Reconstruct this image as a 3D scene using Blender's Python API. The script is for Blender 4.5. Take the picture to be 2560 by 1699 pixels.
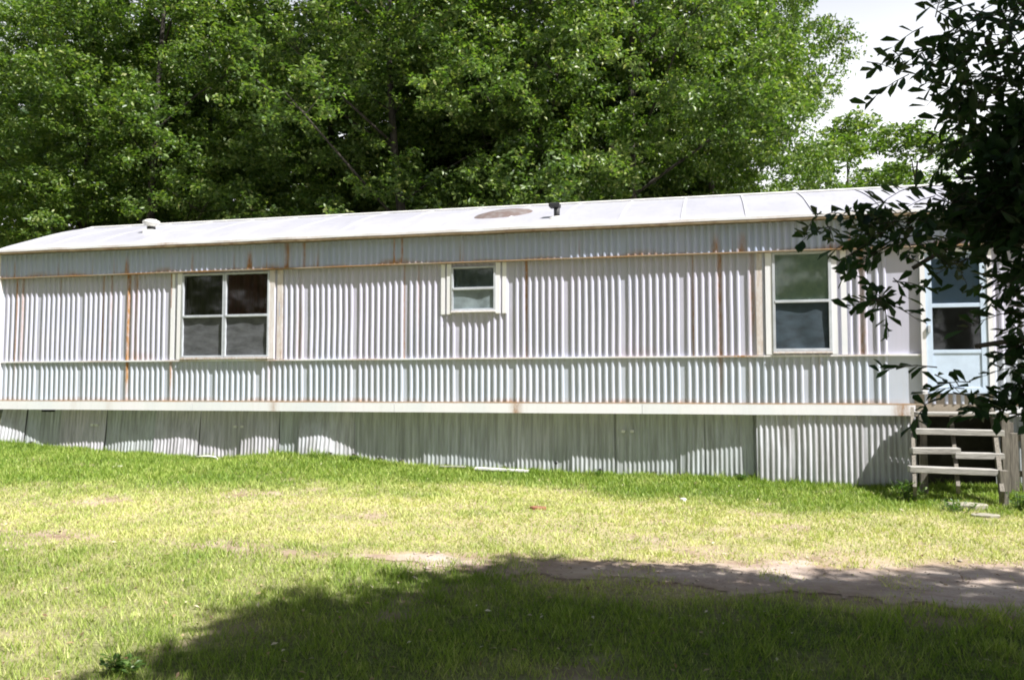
import bpy, math, random
import numpy as np
from mathutils import Vector, Matrix, noise as mnoise
random.seed(7); rng = np.random.default_rng(7)
S = bpy.context.scene
for o in list(bpy.data.objects): bpy.data.objects.remove(o)

# ---------------------------------------------------------------- camera
cam = bpy.data.cameras.new('camera'); camo = bpy.data.objects.new('camera', cam); S.collection.objects.link(camo)
cam.sensor_width = 36; cam.lens = 30.0; cam.clip_start = 0.05; cam.clip_end = 2000
camo.location = (11.58, -11.84, 1.33)
camo.rotation_euler = (math.radians(90 + 3.15), 0, math.radians(13.41))
S.camera = camo
# ---------------------------------------------------------------- light
SUN = Vector((0.72, -0.28, 1.0)).normalized()
el = math.asin(SUN.z); az = math.atan2(SUN.x, SUN.y)
w = bpy.data.worlds.new('World'); S.world = w; w.use_nodes = True
nt = w.node_tree; bg = nt.nodes['Background']
sky = nt.nodes.new('ShaderNodeTexSky'); sky.sky_type = 'NISHITA'; sky.sun_disc = False
sky.sun_elevation = el; sky.sun_rotation = az
sky.air_density = 1.0; sky.dust_density = 2.2; sky.ozone_density = 1.0
# thin bright cloud veil round the horizon, thinning towards the zenith
tc = nt.nodes.new('ShaderNodeTexCoord'); sp = nt.nodes.new('ShaderNodeSeparateXYZ'); nt.links.new(tc.outputs['Generated'], sp.inputs[0])
mr = nt.nodes.new('ShaderNodeMapRange'); mr.interpolation_type = 'SMOOTHSTEP'; nt.links.new(sp.outputs['Z'], mr.inputs[0])
for i_, v_ in ((1, .62), (2, .22), (3, .0), (4, .96)): mr.inputs[i_].default_value = v_
nn_ = nt.nodes.new('ShaderNodeTexNoise'); nn_.inputs['Scale'].default_value = 2.6; nn_.inputs['Detail'].default_value = 6; nt.links.new(tc.outputs['Generated'], nn_.inputs[0])
ml = nt.nodes.new('ShaderNodeMath'); ml.operation = 'MULTIPLY_ADD'; nt.links.new(nn_.outputs[0], ml.inputs[0]); ml.inputs[1].default_value = .3; ml.inputs[2].default_value = .85
mm = nt.nodes.new('ShaderNodeMath'); mm.operation = 'MULTIPLY'; mm.use_clamp = True; nt.links.new(mr.outputs[0], mm.inputs[0]); nt.links.new(ml.outputs[0], mm.inputs[1])
mxw = nt.nodes.new('ShaderNodeMix'); mxw.data_type = 'RGBA'; nt.links.new(mm.outputs[0], mxw.inputs[0]); nt.links.new(sky.outputs[0], mxw.inputs[6]); mxw.inputs[7].default_value = (15.2, 15.3, 15.7, 1)
nt.links.new(mxw.outputs[2], bg.inputs[0]); bg.inputs[1].default_value = 0.042
sl = bpy.data.lights.new('sun', 'SUN'); slo = bpy.data.objects.new('sun', sl); S.collection.objects.link(slo)
sl.energy = 5.0; sl.angle = math.radians(0.53); sl.color = (1.0, 0.975, 0.94)
slo.rotation_euler = (-SUN).to_track_quat('-Z', 'Y').to_euler(); slo.location = (20, -8, 30)
S.view_settings.view_transform = 'Standard'; S.view_settings.look = 'None'
S.render.filter_size = 1.9; S.cycles.filter_width = 1.9
S.view_settings.exposure = 1.2; S.view_settings.gamma = 1.0; S.view_settings.use_curve_mapping = False

# ---------------------------------------------------------------- helpers
ORG = {}
def link(o): S.collection.objects.link(o)
def props(o, label=None, cat=None, group=None, kind=None):
    if label: o['label'] = label
    if cat: o['category'] = cat
    if group: o['group'] = group
    if kind: o['kind'] = kind
    return o
def thing(name, label, cat, loc=(0, 0, 0), group=None):
    o = bpy.data.objects.new(name, None); link(o); o.location = loc; o.empty_display_size = .3
    ORG[o.name] = Vector(loc); return props(o, label, cat, group)
class MB:
    def __init__(s): s.v = []; s.f = []
    def add(s, v, f):
        n = len(s.v); s.v += [tuple(p) for p in v]; s.f += [tuple(i + n for i in q) for q in f]; return s
    def box(s, x0, x1, y0, y1, z0, z1, c=0.0):
        if c <= 0:
            v = [(x, y, z) for z in (z0, z1) for y in (y0, y1) for x in (x0, x1)]
            return s.add(v, [(0, 2, 3, 1), (4, 5, 7, 6), (0, 1, 5, 4), (2, 6, 7, 3), (0, 4, 6, 2), (1, 3, 7, 5)])
        # chamfered box
        v = []
        for z, i in ((z0, c), (z0 + c, 0), (z1 - c, 0), (z1, c)):
            v += [(x0 + i, y0 + i, z), (x1 - i, y0 + i, z), (x1 - i, y1 - i, z), (x0 + i, y1 - i, z)]
        f = [(3, 2, 1, 0), (12, 13, 14, 15)]
        for k in range(3):
            for j in range(4):
                a, b = 4 * k + j, 4 * k + (j + 1) % 4; f.append((a, b, b + 4, a + 4))
        return s.add(v, f)
    def tube(s, pts, rad, n=6, cap=True):
        pts = [Vector(p) for p in pts]; base = len(s.v); up = Vector((0.13, 0.21, 1)).normalized()
        for i, p in enumerate(pts):
            d = (pts[min(i + 1, len(pts) - 1)] - pts[max(i - 1, 0)]).normalized()
            a = d.cross(up)
            if a.length < .05: a = d.cross(Vector((1, 0, 0)))
            a.normalize(); b = d.cross(a); r = rad[i] if hasattr(rad, '__len__') else rad
            for k in range(n):
                t = 2 * math.pi * k / n; s.v.append(tuple(p + a * (r * math.cos(t)) + b * (r * math.sin(t))))
        for i in range(len(pts) - 1):
            for k in range(n):
                a_, b_ = base + i * n + k, base + i * n + (k + 1) % n
                s.f.append((a_, b_, b_ + n, a_ + n))
        if cap:
            s.f.append(tuple(base + k for k in range(n))[::-1]); m = base + (len(pts) - 1) * n
            s.f.append(tuple(m + k for k in range(n)))
        return s
    def lathe(s, c, prof, n=16):
        base = len(s.v)
        for r, z in prof:
            for k in range(n):
                t = 2 * math.pi * k / n; s.v.append((c[0] + r * math.cos(t), c[1] + r * math.sin(t), c[2] + z))
        for i in range(len(prof) - 1):
            for k in range(n):
                a, b = base + i * n + k, base + i * n + (k + 1) % n; s.f.append((a, b, b + n, a + n))
        return s
    def beam(s, p, q, w_, t_):
        p, q = Vector(p), Vector(q); d = (q - p).normalized(); a = d.cross(Vector((0, 0, 1)))
        if a.length < .1: a = Vector((1, 0, 0))
        a.normalize(); b = a.cross(d); v = []
        for c in (p, q):
            for i, j in ((-1, -1), (1, -1), (1, 1), (-1, 1)): v.append(tuple(c + a * (w_ / 2 * i) + b * (t_ / 2 * j)))
        return s.add(v, [(0, 1, 2, 3), (7, 6, 5, 4), (0, 4, 5, 1), (1, 5, 6, 2), (2, 6, 7, 3), (3, 7, 4, 0)])
    def rot(s, c, axis, ang):
        M = Matrix.Rotation(ang, 3, axis); c = Vector(c); s.v = [tuple(c + M @ (Vector(p) - c)) for p in s.v]; return s
    def build(s, name, mat, parent=None, smooth=False, origin=None):
        return mesh(name, s.v, s.f, mat, parent, smooth, origin)
def mesh(name, v, f, mat, parent=None, smooth=False, origin=None):
    og = Vector((0, 0, 0))
    if parent is not None: og = ORG.get(parent.name, Vector((0, 0, 0)))
    elif origin is not None: og = Vector(origin)
    m = bpy.data.meshes.new(name)
    m.from_pydata([(p[0] - og.x, p[1] - og.y, p[2] - og.z) for p in v], [], f); m.update()
    if smooth: m.polygons.foreach_set('use_smooth', [True] * len(m.polygons))
    if mat: m.materials.append(mat)
    o = bpy.data.objects.new(name, m); link(o)
    if parent is not None: o.parent = parent
    elif origin is not None: o.location = og
    ORG[o.name] = og
    return o
def np_mesh(name, V, F, mat, attrs=None, smooth=False):
    """V (n,3), F (m,k) uniform polygons"""
    m = bpy.data.meshes.new(name); n, k = F.shape
    m.vertices.add(len(V)); m.vertices.foreach_set('co', V.astype(np.float32).ravel())
    m.loops.add(n * k); m.loops.foreach_set('vertex_index', F.astype(np.int32).ravel())
    m.polygons.add(n); m.polygons.foreach_set('loop_start', np.arange(0, n * k, k, dtype=np.int32))
    if smooth: m.polygons.foreach_set('use_smooth', np.ones(n, dtype=bool))
    for an, av in (attrs or {}).items():
        a = m.attributes.new(an, 'FLOAT', 'POINT'); a.data.foreach_set('value', av.astype(np.float32))
    m.update(calc_edges=True); m.validate()
    if mat: m.materials.append(mat)
    return m
# value noise (numpy)
_T = rng.random((256, 256))
def vn(x, y, s, o=0):
    x = np.asarray(x, float) / s + 37.3 + o * 11.7; y = np.asarray(y, float) / s + 91.1 + o * 5.3
    i = np.floor(x).astype(int); j = np.floor(y).astype(int); fx = x - i; fy = y - j
    fx = fx * fx * (3 - 2 * fx); fy = fy * fy * (3 - 2 * fy)
    g = lambda a, b: _T[a % 256, b % 256]
    return (g(i, j) * (1 - fx) + g(i + 1, j) * fx) * (1 - fy) + (g(i, j + 1) * (1 - fx) + g(i + 1, j + 1) * fx) * fy
def fbm(x, y, s, n=4, o=0):
    t = 0; a = 1; q = 0
    for k in range(n): t = t + a * vn(x, y, s / 2 ** k, o + k); q += a; a *= .55
    return t / q
def sstep(a, b, x):
    t = np.clip((np.asarray(x, float) - a) / (b - a), 0, 1); return t * t * (3 - 2 * t)

# ---------------------------------------------------------------- materials
def mat(name):
    m = bpy.data.materials.new(name); m.use_nodes = True; return m, m.node_tree, m.node_tree.nodes['Principled BSDF']
def N(nt, t, **k):
    n = nt.nodes.new(t)
    for a, b in k.items(): setattr(n, a, b)
    return n
def ramp(nt, fac, stops):
    r = N(nt, 'ShaderNodeValToRGB'); e = r.color_ramp.elements
    while len(e) < len(stops): e.new(.5)
    for i, (p, c) in enumerate(stops): e[i].position = p; e[i].color = (*c, 1) if len(c) == 3 else c
    nt.links.new(fac, r.inputs[0]); return r.outputs[0]
def noise(nt, scale, detail=4, rough=.6, sc=(1, 1, 1)):
    g = N(nt, 'ShaderNodeNewGeometry'); mp = N(nt, 'ShaderNodeMapping'); mp.inputs['Scale'].default_value = sc
    nt.links.new(g.outputs['Position'], mp.inputs[0]); n = N(nt, 'ShaderNodeTexNoise')
    n.inputs['Scale'].default_value = scale; n.inputs['Detail'].default_value = detail; n.inputs['Roughness'].default_value = rough
    nt.links.new(mp.outputs[0], n.inputs[0]); return n.outputs[0]
def mixc(nt, fac, a, b, mode='MIX'):
    m = N(nt, 'ShaderNodeMix', data_type='RGBA', blend_type=mode)
    for s, x in ((m.inputs[0], fac), (m.inputs[6], a), (m.inputs[7], b)):
        if isinstance(x, (int, float)): s.default_value = x
        elif isinstance(x, tuple): s.default_value = (*x, 1)
        else: nt.links.new(x, s)
    return m.outputs[2]
def math_(nt, op, a, b=None, clamp=False):
    m = N(nt, 'ShaderNodeMath', operation=op, use_clamp=clamp)
    for s, x in zip(m.inputs, (a, b)):
        if x is None: continue
        if isinstance(x, (int, float)): s.default_value = x
        else: nt.links.new(x, s)
    return m.outputs[0]
def attr(nt, name):
    a = N(nt, 'ShaderNodeAttribute'); a.attribute_name = name; return a.outputs['Fac']
def bump(nt, bs, h, st, dist=.01):
    b = N(nt, 'ShaderNodeBump'); b.inputs['Strength'].default_value = st; b.inputs['Distance'].default_value = dist
    nt.links.new(h, b.inputs['Height']); nt.links.new(b.outputs[0], bs.inputs['Normal'])
def simple(name, col, rough=.6, var=.25, scale=12, sc=(1, 1, 1), metal=0, bmp=.15, col2=None):
    m, t, b = mat(name); n = noise(t, scale, 5, .65, sc)
    c2 = col2 or tuple(c * (1 - var * 1.6) for c in col)
    t.links.new(ramp(t, n, [(.3, c2), (.6, col), (.85, tuple(min(1, c * (1 + var * .4)) for c in col))]), b.inputs['Base Color'])
    b.inputs['Roughness'].default_value = rough; b.inputs['Metallic'].default_value = metal
    if bmp: bump(t, b, n, bmp)
    return m
RUST = (.21, .085, .014); RUST2 = (.42, .20, .04)
def siding_mat(name, base, dirt, rough=.42):
    m, t, b = mat(name)
    n1 = noise(t, 1.3, 5, .6, (1, 1, .5)); n2 = noise(t, 9, 4, .7, (2.2, 1, .12)); n3 = noise(t, 60, 3, .7)
    c = ramp(t, n1, [(.25, tuple(x * y for x, y in zip(base, (.90, .94, .97)))), (.5, base), (.8, tuple(x * y for x, y in zip(base, (1.06, 1.0, 1.03))))])
    c = mixc(t, ramp(t, n2, [(.52, (0, 0, 0)), (.8, (.45, .45, .45))]), c, dirt)
    c = mixc(t, ramp(t, n3, [(.62, (0, 0, 0)), (.75, (.18, .18, .18))]), c, (.3, .28, .25))
    if 'skirt' in name:
        n4 = noise(t, 16, 3, .7, (1, 1, .05)); c = mixc(t, ramp(t, n4, [(.38, (.75, .75, .75)), (.6, (0, 0, 0))]), c, tuple(q * .68 for q in dirt))
    r = attr(t, 'rust'); rn = noise(t, 22, 4, .75, (1.5, 1, .35))
    rr = math_(t, 'MULTIPLY', r, math_(t, 'ADD', math_(t, 'MULTIPLY', rn, 2.6), -.5), True)
    rc = mixc(t, noise(t, 14, 3), RUST, RUST2)
    c = mixc(t, rr, c, rc); t.links.new(c, b.inputs['Base Color'])
    t.links.new(math_(t, 'ADD', math_(t, 'MULTIPLY', rr, .4), rough), b.inputs['Roughness'])
    bump(t, b, n1, .25, .02); return m
M_side = siding_mat('weathered_siding', (.475, .475, .57), (.36, .36, .38))
M_fascia = siding_mat('weathered_fascia_shade', (.40, .455, .60), (.32, .33, .33))  # bluer, darker than the siding: eave shade worked into the base colour
M_low = siding_mat('weathered_lower_siding', (.465, .50, .575), (.45, .46, .43))
M_skA = siding_mat('skirt_green_grey', (.45, .475, .49), (.34, .355, .35))
M_skB = siding_mat('skirt_pinkish_grey', (.53, .51, .56), (.40, .39, .41))
M_skC = siding_mat('skirt_pale', (.52, .525, .56), (.41, .40, .41))
M_trim = siding_mat('aged_trim', (.30, .26, .20), (.16, .11, .06))
M_bar = siding_mat('white_trim', (.80, .80, .83), (.68, .67, .66), .35)
def roof_material():
    m, t, b = mat('coated_roof_metal')
    n1 = noise(t, .9, 5, .65, (1, .6, 1)); n2 = noise(t, 7, 4, .6, (1.6, .25, 1))
    c = ramp(t, n1, [(.3, (.285, .285, .325)), (.55, (.335, .335, .375)), (.8, (.39, .39, .41))])
    c = mixc(t, ramp(t, n2, [(.55, (0, 0, 0)), (.85, (.5, .5, .5))]), c, (.21, .205, .24))
    r = attr(t, 'rust'); c = mixc(t, math_(t, 'MULTIPLY', r, math_(t, 'MULTIPLY', noise(t, 9, 4), 1.7), True), c, (.43, .43, .45))
    t.links.new(c, b.inputs['Base Color']); b.inputs['Roughness'].default_value = .5
    bump(t, b, n1, .4, .03); return m
M_roof = roof_material()
M_drip = simple('rusty_drip_edge', (.22, .17, .10), .7, .4, 9, (1, 1, 1), col2=(.12, .07, .03))
M_alu = simple('window_aluminium', (.52, .55, .60), .4, .15, 6)
M_wdoor = simple('white_door_paint', (.56, .67, .82), .35, .08, 5)
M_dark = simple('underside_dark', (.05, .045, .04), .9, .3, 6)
M_inner = simple('interior_panel', (.16, .11, .08), .8, .2, 3)
M_curt_r = simple('maroon_curtain', (.085, .035, .028), .95, .4, 5, (6, 1, .3), bmp=.3)
M_curt_d = simple('dark_green_curtain', (.055, .058, .036), .95, .4, 5, (6, 1, .3), bmp=.3)
M_screen = simple('sagging_screen', (.10, .105, .115), .8, .35, 4, (1, 1, 2.5), bmp=.4)
M_green = simple('green_curtain_reflection', (.58, .72, .56), .9, .35, 14, (1, 1, 1), col2=(.42, .58, .47))  # the pane's green reflection is mixed into the curtain colour
M_bluegrey = simple('bluegrey_sheet', (.038, .06, .08), .85, .35, 3.5, (1, 1, 2), bmp=.3)
M_teal = simple('teal_blind', (.22, .27, .29), .8, .3, 5)
M_door_glass_back = simple('blue_pane_reflection', (.30, .46, .70), .6, .15, 3)  # blue stands for the reflection in the door's upper glass
M_doordark = simple('dark_door_screen', (.045, .05, .06), .7, .3, 5)
M_yellow = simple('yellow_ornament', (.65, .42, .02), .5, .1, 5)
M_wood = simple('weathered_wood', (.38, .365, .34), .85, .35, 10, (.6, 6, 6), bmp=.4)
M_wood_v = simple('weathered_fence_wood', (.20, .18, .15), .9, .4, 10, (6, 6, .5), bmp=.4)
M_conc = simple('concrete', (.30, .28, .22), .9, .25, 12, bmp=.5)
M_grit = simple('grit', (.42, .35, .29), .9, .3, 40)
M_black = simple('black_rubber', (.02, .02, .022), .6, .2, 10)
M_white = simple('white_paint', (.78, .77, .73), .45, .12, 10)
M_tar = simple('rusted_patch', (.10, .07, .062), .85, .3, 8, col2=(.16, .15, .15), bmp=.5)
M_bark = simple('grey_brown_bark', (.062, .052, .042), .95, .45, 9, (1, 1, .25), bmp=1.0)
M_stem = simple('green_stem', (.06, .09, .03), .7, .3, 10)
M_brick = simple('red_brick', (.28, .12, .07), .9, .3, 14, bmp=.5)
def glass_mat():
    m, t, b = mat('window_glass'); out = t.nodes['Material Output']; t.nodes.remove(b)
    tr = N(t, 'ShaderNodeBsdfTransparent'); tr.inputs[0].default_value = (.93, .96, .95, 1)
    gl = N(t, 'ShaderNodeBsdfGlossy'); gl.inputs['Roughness'].default_value = .04
    fr = N(t, 'ShaderNodeFresnel'); fr.inputs[0].default_value = 1.52
    mx = N(t, 'ShaderNodeMixShader'); t.links.new(math_(t, 'MULTIPLY', fr.outputs[0], 1.6, True), mx.inputs[0])
    t.links.new(tr.outputs[0], mx.inputs[1]); t.links.new(gl.outputs[0], mx.inputs[2]); t.links.new(mx.outputs[0], out.inputs[0])
    return m
M_glass = glass_mat()
def leaf_mat(name, stops, trans=.35, rough=.4, tcol=(1.25, 1.5, .45)):
    m, t, b = mat(name); out = t.nodes['Material Output']
    tn = attr(t, 'tint'); big = noise(t, .55, 3, .6)
    f = math_(t, 'ADD', math_(t, 'MULTIPLY', tn, .62), math_(t, 'MULTIPLY', big, .38))
    c = ramp(t, f, stops); t.links.new(c, b.inputs['Base Color'])
    b.inputs['Roughness'].default_value = rough; b.inputs['Specular IOR Level'].default_value = .5
    tl = N(t, 'ShaderNodeBsdfTranslucent'); t.links.new(mixc(t, 1.0, c, tcol, 'MULTIPLY'), tl.inputs[0])
    mx = N(t, 'ShaderNodeMixShader'); mx.inputs[0].default_value = trans
    t.links.new(b.outputs[0], mx.inputs[1]); t.links.new(tl.outputs[0], mx.inputs[2]); t.links.new(mx.outputs[0], out.inputs[0])
    return m
M_leaf = leaf_mat('tree_leaves', [(.2, (.040, .078, .022)), (.42, (.085, .145, .034)), (.62, (.16, .225, .05)), (.85, (.33, .34, .13))], .36, .42)
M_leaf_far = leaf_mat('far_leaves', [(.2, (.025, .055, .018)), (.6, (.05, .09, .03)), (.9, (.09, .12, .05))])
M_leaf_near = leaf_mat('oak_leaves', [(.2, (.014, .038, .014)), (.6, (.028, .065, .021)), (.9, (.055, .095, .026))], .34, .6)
M_weed = leaf_mat('weed_leaves', [(.2, (.05, .10, .02)), (.6, (.09, .17, .03)), (.9, (.2, .25, .06))])
SOILC = [(.3, (.19, .125, .09)), (.5, (.31, .235, .175)), (.75, (.43, .36, .28))]
def ground_mat():
    m, t, b = mat('lawn_soil')
    n = noise(t, 30, 5, .7); n2 = noise(t, 4, 5, .65)
    g = ramp(t, n, [(.3, (.05, .07, .02)), (.55, (.12, .15, .045)), (.8, (.24, .24, .10))])
    st = ramp(t, n, [(.3, (.22, .18, .09)), (.55, (.38, .33, .19)), (.8, (.52, .47, .31))])
    so = ramp(t, n2, SOILC)
    c = mixc(t, attr(t, 'dry'), g, st); c = mixc(t, attr(t, 'soil'), c, so); t.links.new(c, b.inputs['Base Color'])
    b.inputs['Roughness'].default_value = 1; b.inputs['Specular IOR Level'].default_value = .1
    bump(t, b, n, .8, .02); return m
M_ground = ground_mat()
def drive_mat():
    m, t, b = mat('packed_dirt'); n = noise(t, 3.5, 6, .7, (.5, 1, 1)); n2 = noise(t, 45, 4, .7)
    c = ramp(t, n, [(.3, (.20, .14, .11)), (.45, (.36, .28, .235)), (.62, (.49, .42, .37))])
    c = mixc(t, .35, c, ramp(t, n2, [(.3, (.16, .11, .08)), (.7, (.5, .44, .38))]))
    c = mixc(t, attr(t, 'soil'), ramp(t, noise(t, 4, 5, .65), SOILC), c)
    t.links.new(c, b.inputs['Base Color']); b.inputs['Roughness'].default_value = .95; bump(t, b, n2, .7, .015); return m
M_drive = drive_mat()
def blade_mat():
    m, t, b = mat('grass_blades'); out = t.nodes['Material Output']; tn = attr(t, 'tint')
    g = ramp(t, tn, [(0, (.09, .17, .02)), (.45, (.185, .285, .035)), (.8, (.30, .38, .07)), (1, (.46, .47, .18))])
    d = ramp(t, tn, [(0, (.27, .35, .08)), (.45, (.48, .50, .17)), (1, (.68, .64, .33))])
    c = mixc(t, attr(t, 'dry'), g, d); t.links.new(c, b.inputs['Base Color']); b.inputs['Roughness'].default_value = .55
    b.inputs['Specular IOR Level'].default_value = .3
    tl = N(t, 'ShaderNodeBsdfTranslucent'); t.links.new(mixc(t, 1.0, c, (1.2, 1.3, .6), 'MULTIPLY'), tl.inputs[0])
    mx = N(t, 'ShaderNodeMixShader'); mx.inputs[0].default_value = .3
    t.links.new(b.outputs[0], mx.inputs[1]); t.links.new(tl.outputs[0], mx.inputs[2]); t.links.new(mx.outputs[0], out.inputs[0]); return m
M_blade = blade_mat()

# ---------------------------------------------------------------- ground
GX = [-60, -10, 0, .76, 1.9, 3, 3.7, 4.4, 5.2, 6.1, 7, 8.26, 9.2, 12, 13.4, 14.2, 16, 40]
GZ = [.7, .5, .43, .34, .28, .24, .20, .21, .31, .28, .19, .13, .105, .065, .02, .03, .08, .3]
def H(x, y):
    x = np.asarray(x, float); y = np.asarray(y, float)
    near = np.interp(x, GX, GZ); lin = np.interp(x, [-60, 0, 8, 14, 60], [.8, .38, .13, .0, -.1])
    a = near + (lin - near) * sstep(0, 1.6, -y)
    b = sstep(0, 11, -y); z = a * (1 - b) + (-.22) * b
    return z + (vn(x, y, 1.7) - .5) * .05 + (vn(x, y, .5, 3) - .5) * .018
def drive_mask(x, y):   # >0 inside the packed dirt track
    yt = np.interp(x, [8.9, 9.3, 10.5, 12, 14, 20], [-5.2, -5.05, -4.92, -4.7, -4.25, -3.5])
    yb = np.interp(x, [8.9, 9.3, 10.5, 12, 14, 20], [-5.4, -5.45, -5.55, -5.7, -5.8, -6.0])
    nn = (fbm(x, y, .35, 3, 9) - .5) * .55 + (fbm(x, y, 1.6, 2, 4) - .5) * .3
    return np.minimum(yt - y, y - yb) + nn * 1.0
def dry_shade_f(x, y):
    yb = -1.5 - .42 * np.clip(8.5 - x, 0, 9) - .1 * np.clip(x - 12, 0, 4)
    n = (fbm(x, y, 1.4, 4) - .5)
    up = sstep(.5, -.9, (y - yb) + n * 2.2)
    lo = 1 - (.55 + .35 * sstep(8.0, 9.5, x + n * 2)) * sstep(-5.0, -6.0, y + n * 2.5)  # greener under the oak: part of its shadow tone is painted here
    return np.clip(up * lo * .88 + (fbm(x, y, .35, 3, 6) - .5) * .8, 0, 1)
def soil_f(x, y):
    n = fbm(x, y, .8, 4, 12)
    s = sstep(.64, .80, n + .10 * sstep(-7.2, -8.4, y) + .12 * sstep(-7.0, -7.8, y) * sstep(9, 10, x)) * .8
    return np.clip(np.maximum(s, .9 * sstep(-.22, .05, drive_mask(x, y))), 0, 1)
def grid_axis(lo, hi, fine_lo, fine_hi, step):
    a = list(np.arange(fine_lo, fine_hi + 1e-6, step)); s = step; x = fine_hi
    while x < hi: s *= 1.35; x += s; a.append(min(x, hi))
    s = step; x = fine_lo; pre = []
    while x > lo: s *= 1.35; x -= s; pre.append(max(x, lo))
    return np.array(pre[::-1] + a)
gx = grid_axis(-500, 500, -1, 18, .10); gy = grid_axis(-120, 700, -9.5, .5, .10)
XX, YY = np.meshgrid(gx, gy); nx, ny = len(gx), len(gy)
V = np.stack([XX.ravel(), YY.ravel(), H(XX, YY).ravel()], 1)
idx = np.arange(nx * ny).reshape(ny, nx)
F = np.stack([idx[:-1, :-1].ravel(), idx[:-1, 1:].ravel(), idx[1:, 1:].ravel(), idx[1:, :-1].ravel()], 1)
gm = np_mesh('ground', V, F, M_ground, {'dry': dry_shade_f(V[:, 0], V[:, 1]), 'soil': soil_f(V[:, 0], V[:, 1])}, True)
g = bpy.data.objects.new('ground', gm); link(g); props(g, 'sunlit sloping lawn soil under the mobile home', kind='structure')
# packed dirt driveway sheet
dx = np.arange(8.4, 20, .04); dy = np.arange(-6.8, -2.8, .04); DX, DY = np.meshgrid(dx, dy)
mk = drive_mask(DX, DY); di = np.arange(DX.size).reshape(DX.shape)
Q = np.stack([di[:-1, :-1].ravel(), di[:-1, 1:].ravel(), di[1:, 1:].ravel(), di[1:, :-1].ravel()], 1)
Q = Q[(mk.ravel()[Q] > .02).all(1)]
DV = np.stack([DX.ravel(), DY.ravel(), (H(DX, DY) + .005).ravel()], 1)
u, inv = np.unique(Q, return_inverse=True); DV = DV[u]; Q = inv.reshape(Q.shape)
dm = np_mesh('dirt_driveway', DV, Q, M_drive, {'soil': sstep(.05, .45, mk.ravel()[u] + (fbm(DV[:, 0], DV[:, 1], .6, 3) - .5) * .5)}, True)
o = bpy.data.objects.new('dirt_driveway', dm); link(o); props(o, 'bare packed red brown dirt track crossing the lawn at right', kind='structure')

# ---------------------------------------------------------------- mobile home
T = thing('mobile_home', 'long weathered white metal sided single wide mobile home with rust streaks', 'mobile home', (9, 2.1, 0))
L = 18.3; EZ = 3.57; RZ = 4.37; MZ = 2.1
streaks_ = [(.3, 1, .02, 'fml'), (.42, .35, .02, 'm'), (1.15, .3, .015, 'fm'), (1.97, .9, .022, 'm'), (2.12, .5, .015, 'm'), (2.44, 1.5, .028, 'mfl'), (2.58, .4, .04, 'm'), (3.23, 1.0, .02, 'ml'),
            (3.62, .7, .015, 'f'), (4.35, .8, .015, 'f'), (4.62, 1.1, .04, 'f'), (5.26, 2.3, .042, 'f'), (5.53, 1.3, .022, 'f'), (5.7, .4, .01, 'f'), (5.45, .25, .05, 'm'), (6.99, 1.4, .012, 'f'), (7.11, 1.4, .014, 'f'),
            (7.13, .5, .015, 'm'), (7.35, .3, .012, 'm'), (8.0, .6, .012, 'f'), (8.97, .95, .018, 'm'), (11.65, .9, .03, 'l'), (11.65, .5, .03, 'm'), (12.07, .7, .045, 'm'), (12.02, 1.0, .03, 'l'), (13.45, .45, .05, 'm'), (4.95, .5, .04, 'l'), (13.3, .7, .03, 'f'), (11.95, 1.4, .06, 'f'), (11.6, .7, .05, 'f')]
_q = random.Random(21)
for _ in range(26): streaks_.append((_q.uniform(.1, 14), _q.uniform(.2, .55), _q.uniform(.006, .015), _q.choice('ffml')))
streaks = [(a, b * 1.3, c * .9, d) for a, b, c, d in streaks_]
def rustf(x, z, band):
    r = 0
    for sx, a, w_, bs in streaks:
        d = abs(x - sx)
        if d < w_ * 3 and band[0] in bs:
            g_ = math.exp(-(d / w_) ** 2)
            if band == 'main': r += 1.3 * a * g_ * (1.0 if z > 2.9 else .85 * (.7 + .5 * (3.1 - z) * (.6 if sx < 9 else 1)))
            elif band == 'fascia': r += a * g_ * (1.3 - (z - 3.14) * (1.0 if sx in (6.99, 7.11, 5.53) else 2.2 if sx == 5.26 else 4.2))
            else: r += a * g_ * max(0, .75 - (1.74 - z) * 1.0)
    r *= max(0, .85 + 1.3 * mnoise.noise(Vector((x * 1.7, z * 1.1, 8.8))))
    n = mnoise.noise(Vector((x * 2.1, z * 2, 3.3)))
    if band == 'fascia': r += max(0, .30 + n * 1.4 - (z - 3.14) / .07)
    if band == 'main':
        r += max(0, .0 + .9 * n - (z - 1.74) / .05)
    if band == 'low': r += max(0, .1 + n - (z - 1.12) / .04)
    return max(0., min(1.0, r))
def rib_cols(x0, x1, pitch, mod, h, flat):
    """columns (x, bulge) of a ribbed sheet; a wide flat pan ends every module"""
    xs = {round(x0, 5): None, round(x1, 5): None}
    n = int(round((mod - flat) / pitch)); p = (mod - flat) / n
    k0 = int(math.floor(x0 / mod)) - 1
    pr = [(0, 0), (.10, .8), (.18, 1), (.36, 1.0), (.45, .8), (.58, 0), (.98, 0)]
    pts = []
    for k in range(k0, int(x1 / mod) + 2):
        for i in range(n):
            for q, b in pr: pts.append((k * mod + (i + q) * p, b * h))
        pts.append((k * mod + mod - .003, 0)); 
    px_ = [q[0] for q in pts]; pb = [q[1] for q in pts]
    cols = [(x, b) for x, b in pts if x0 + .002 < x < x1 - .002]
    return [(x0, float(np.interp(x0, px_, pb)))] + cols + [(x1, float(np.interp(x1, px_, pb)))]
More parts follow.
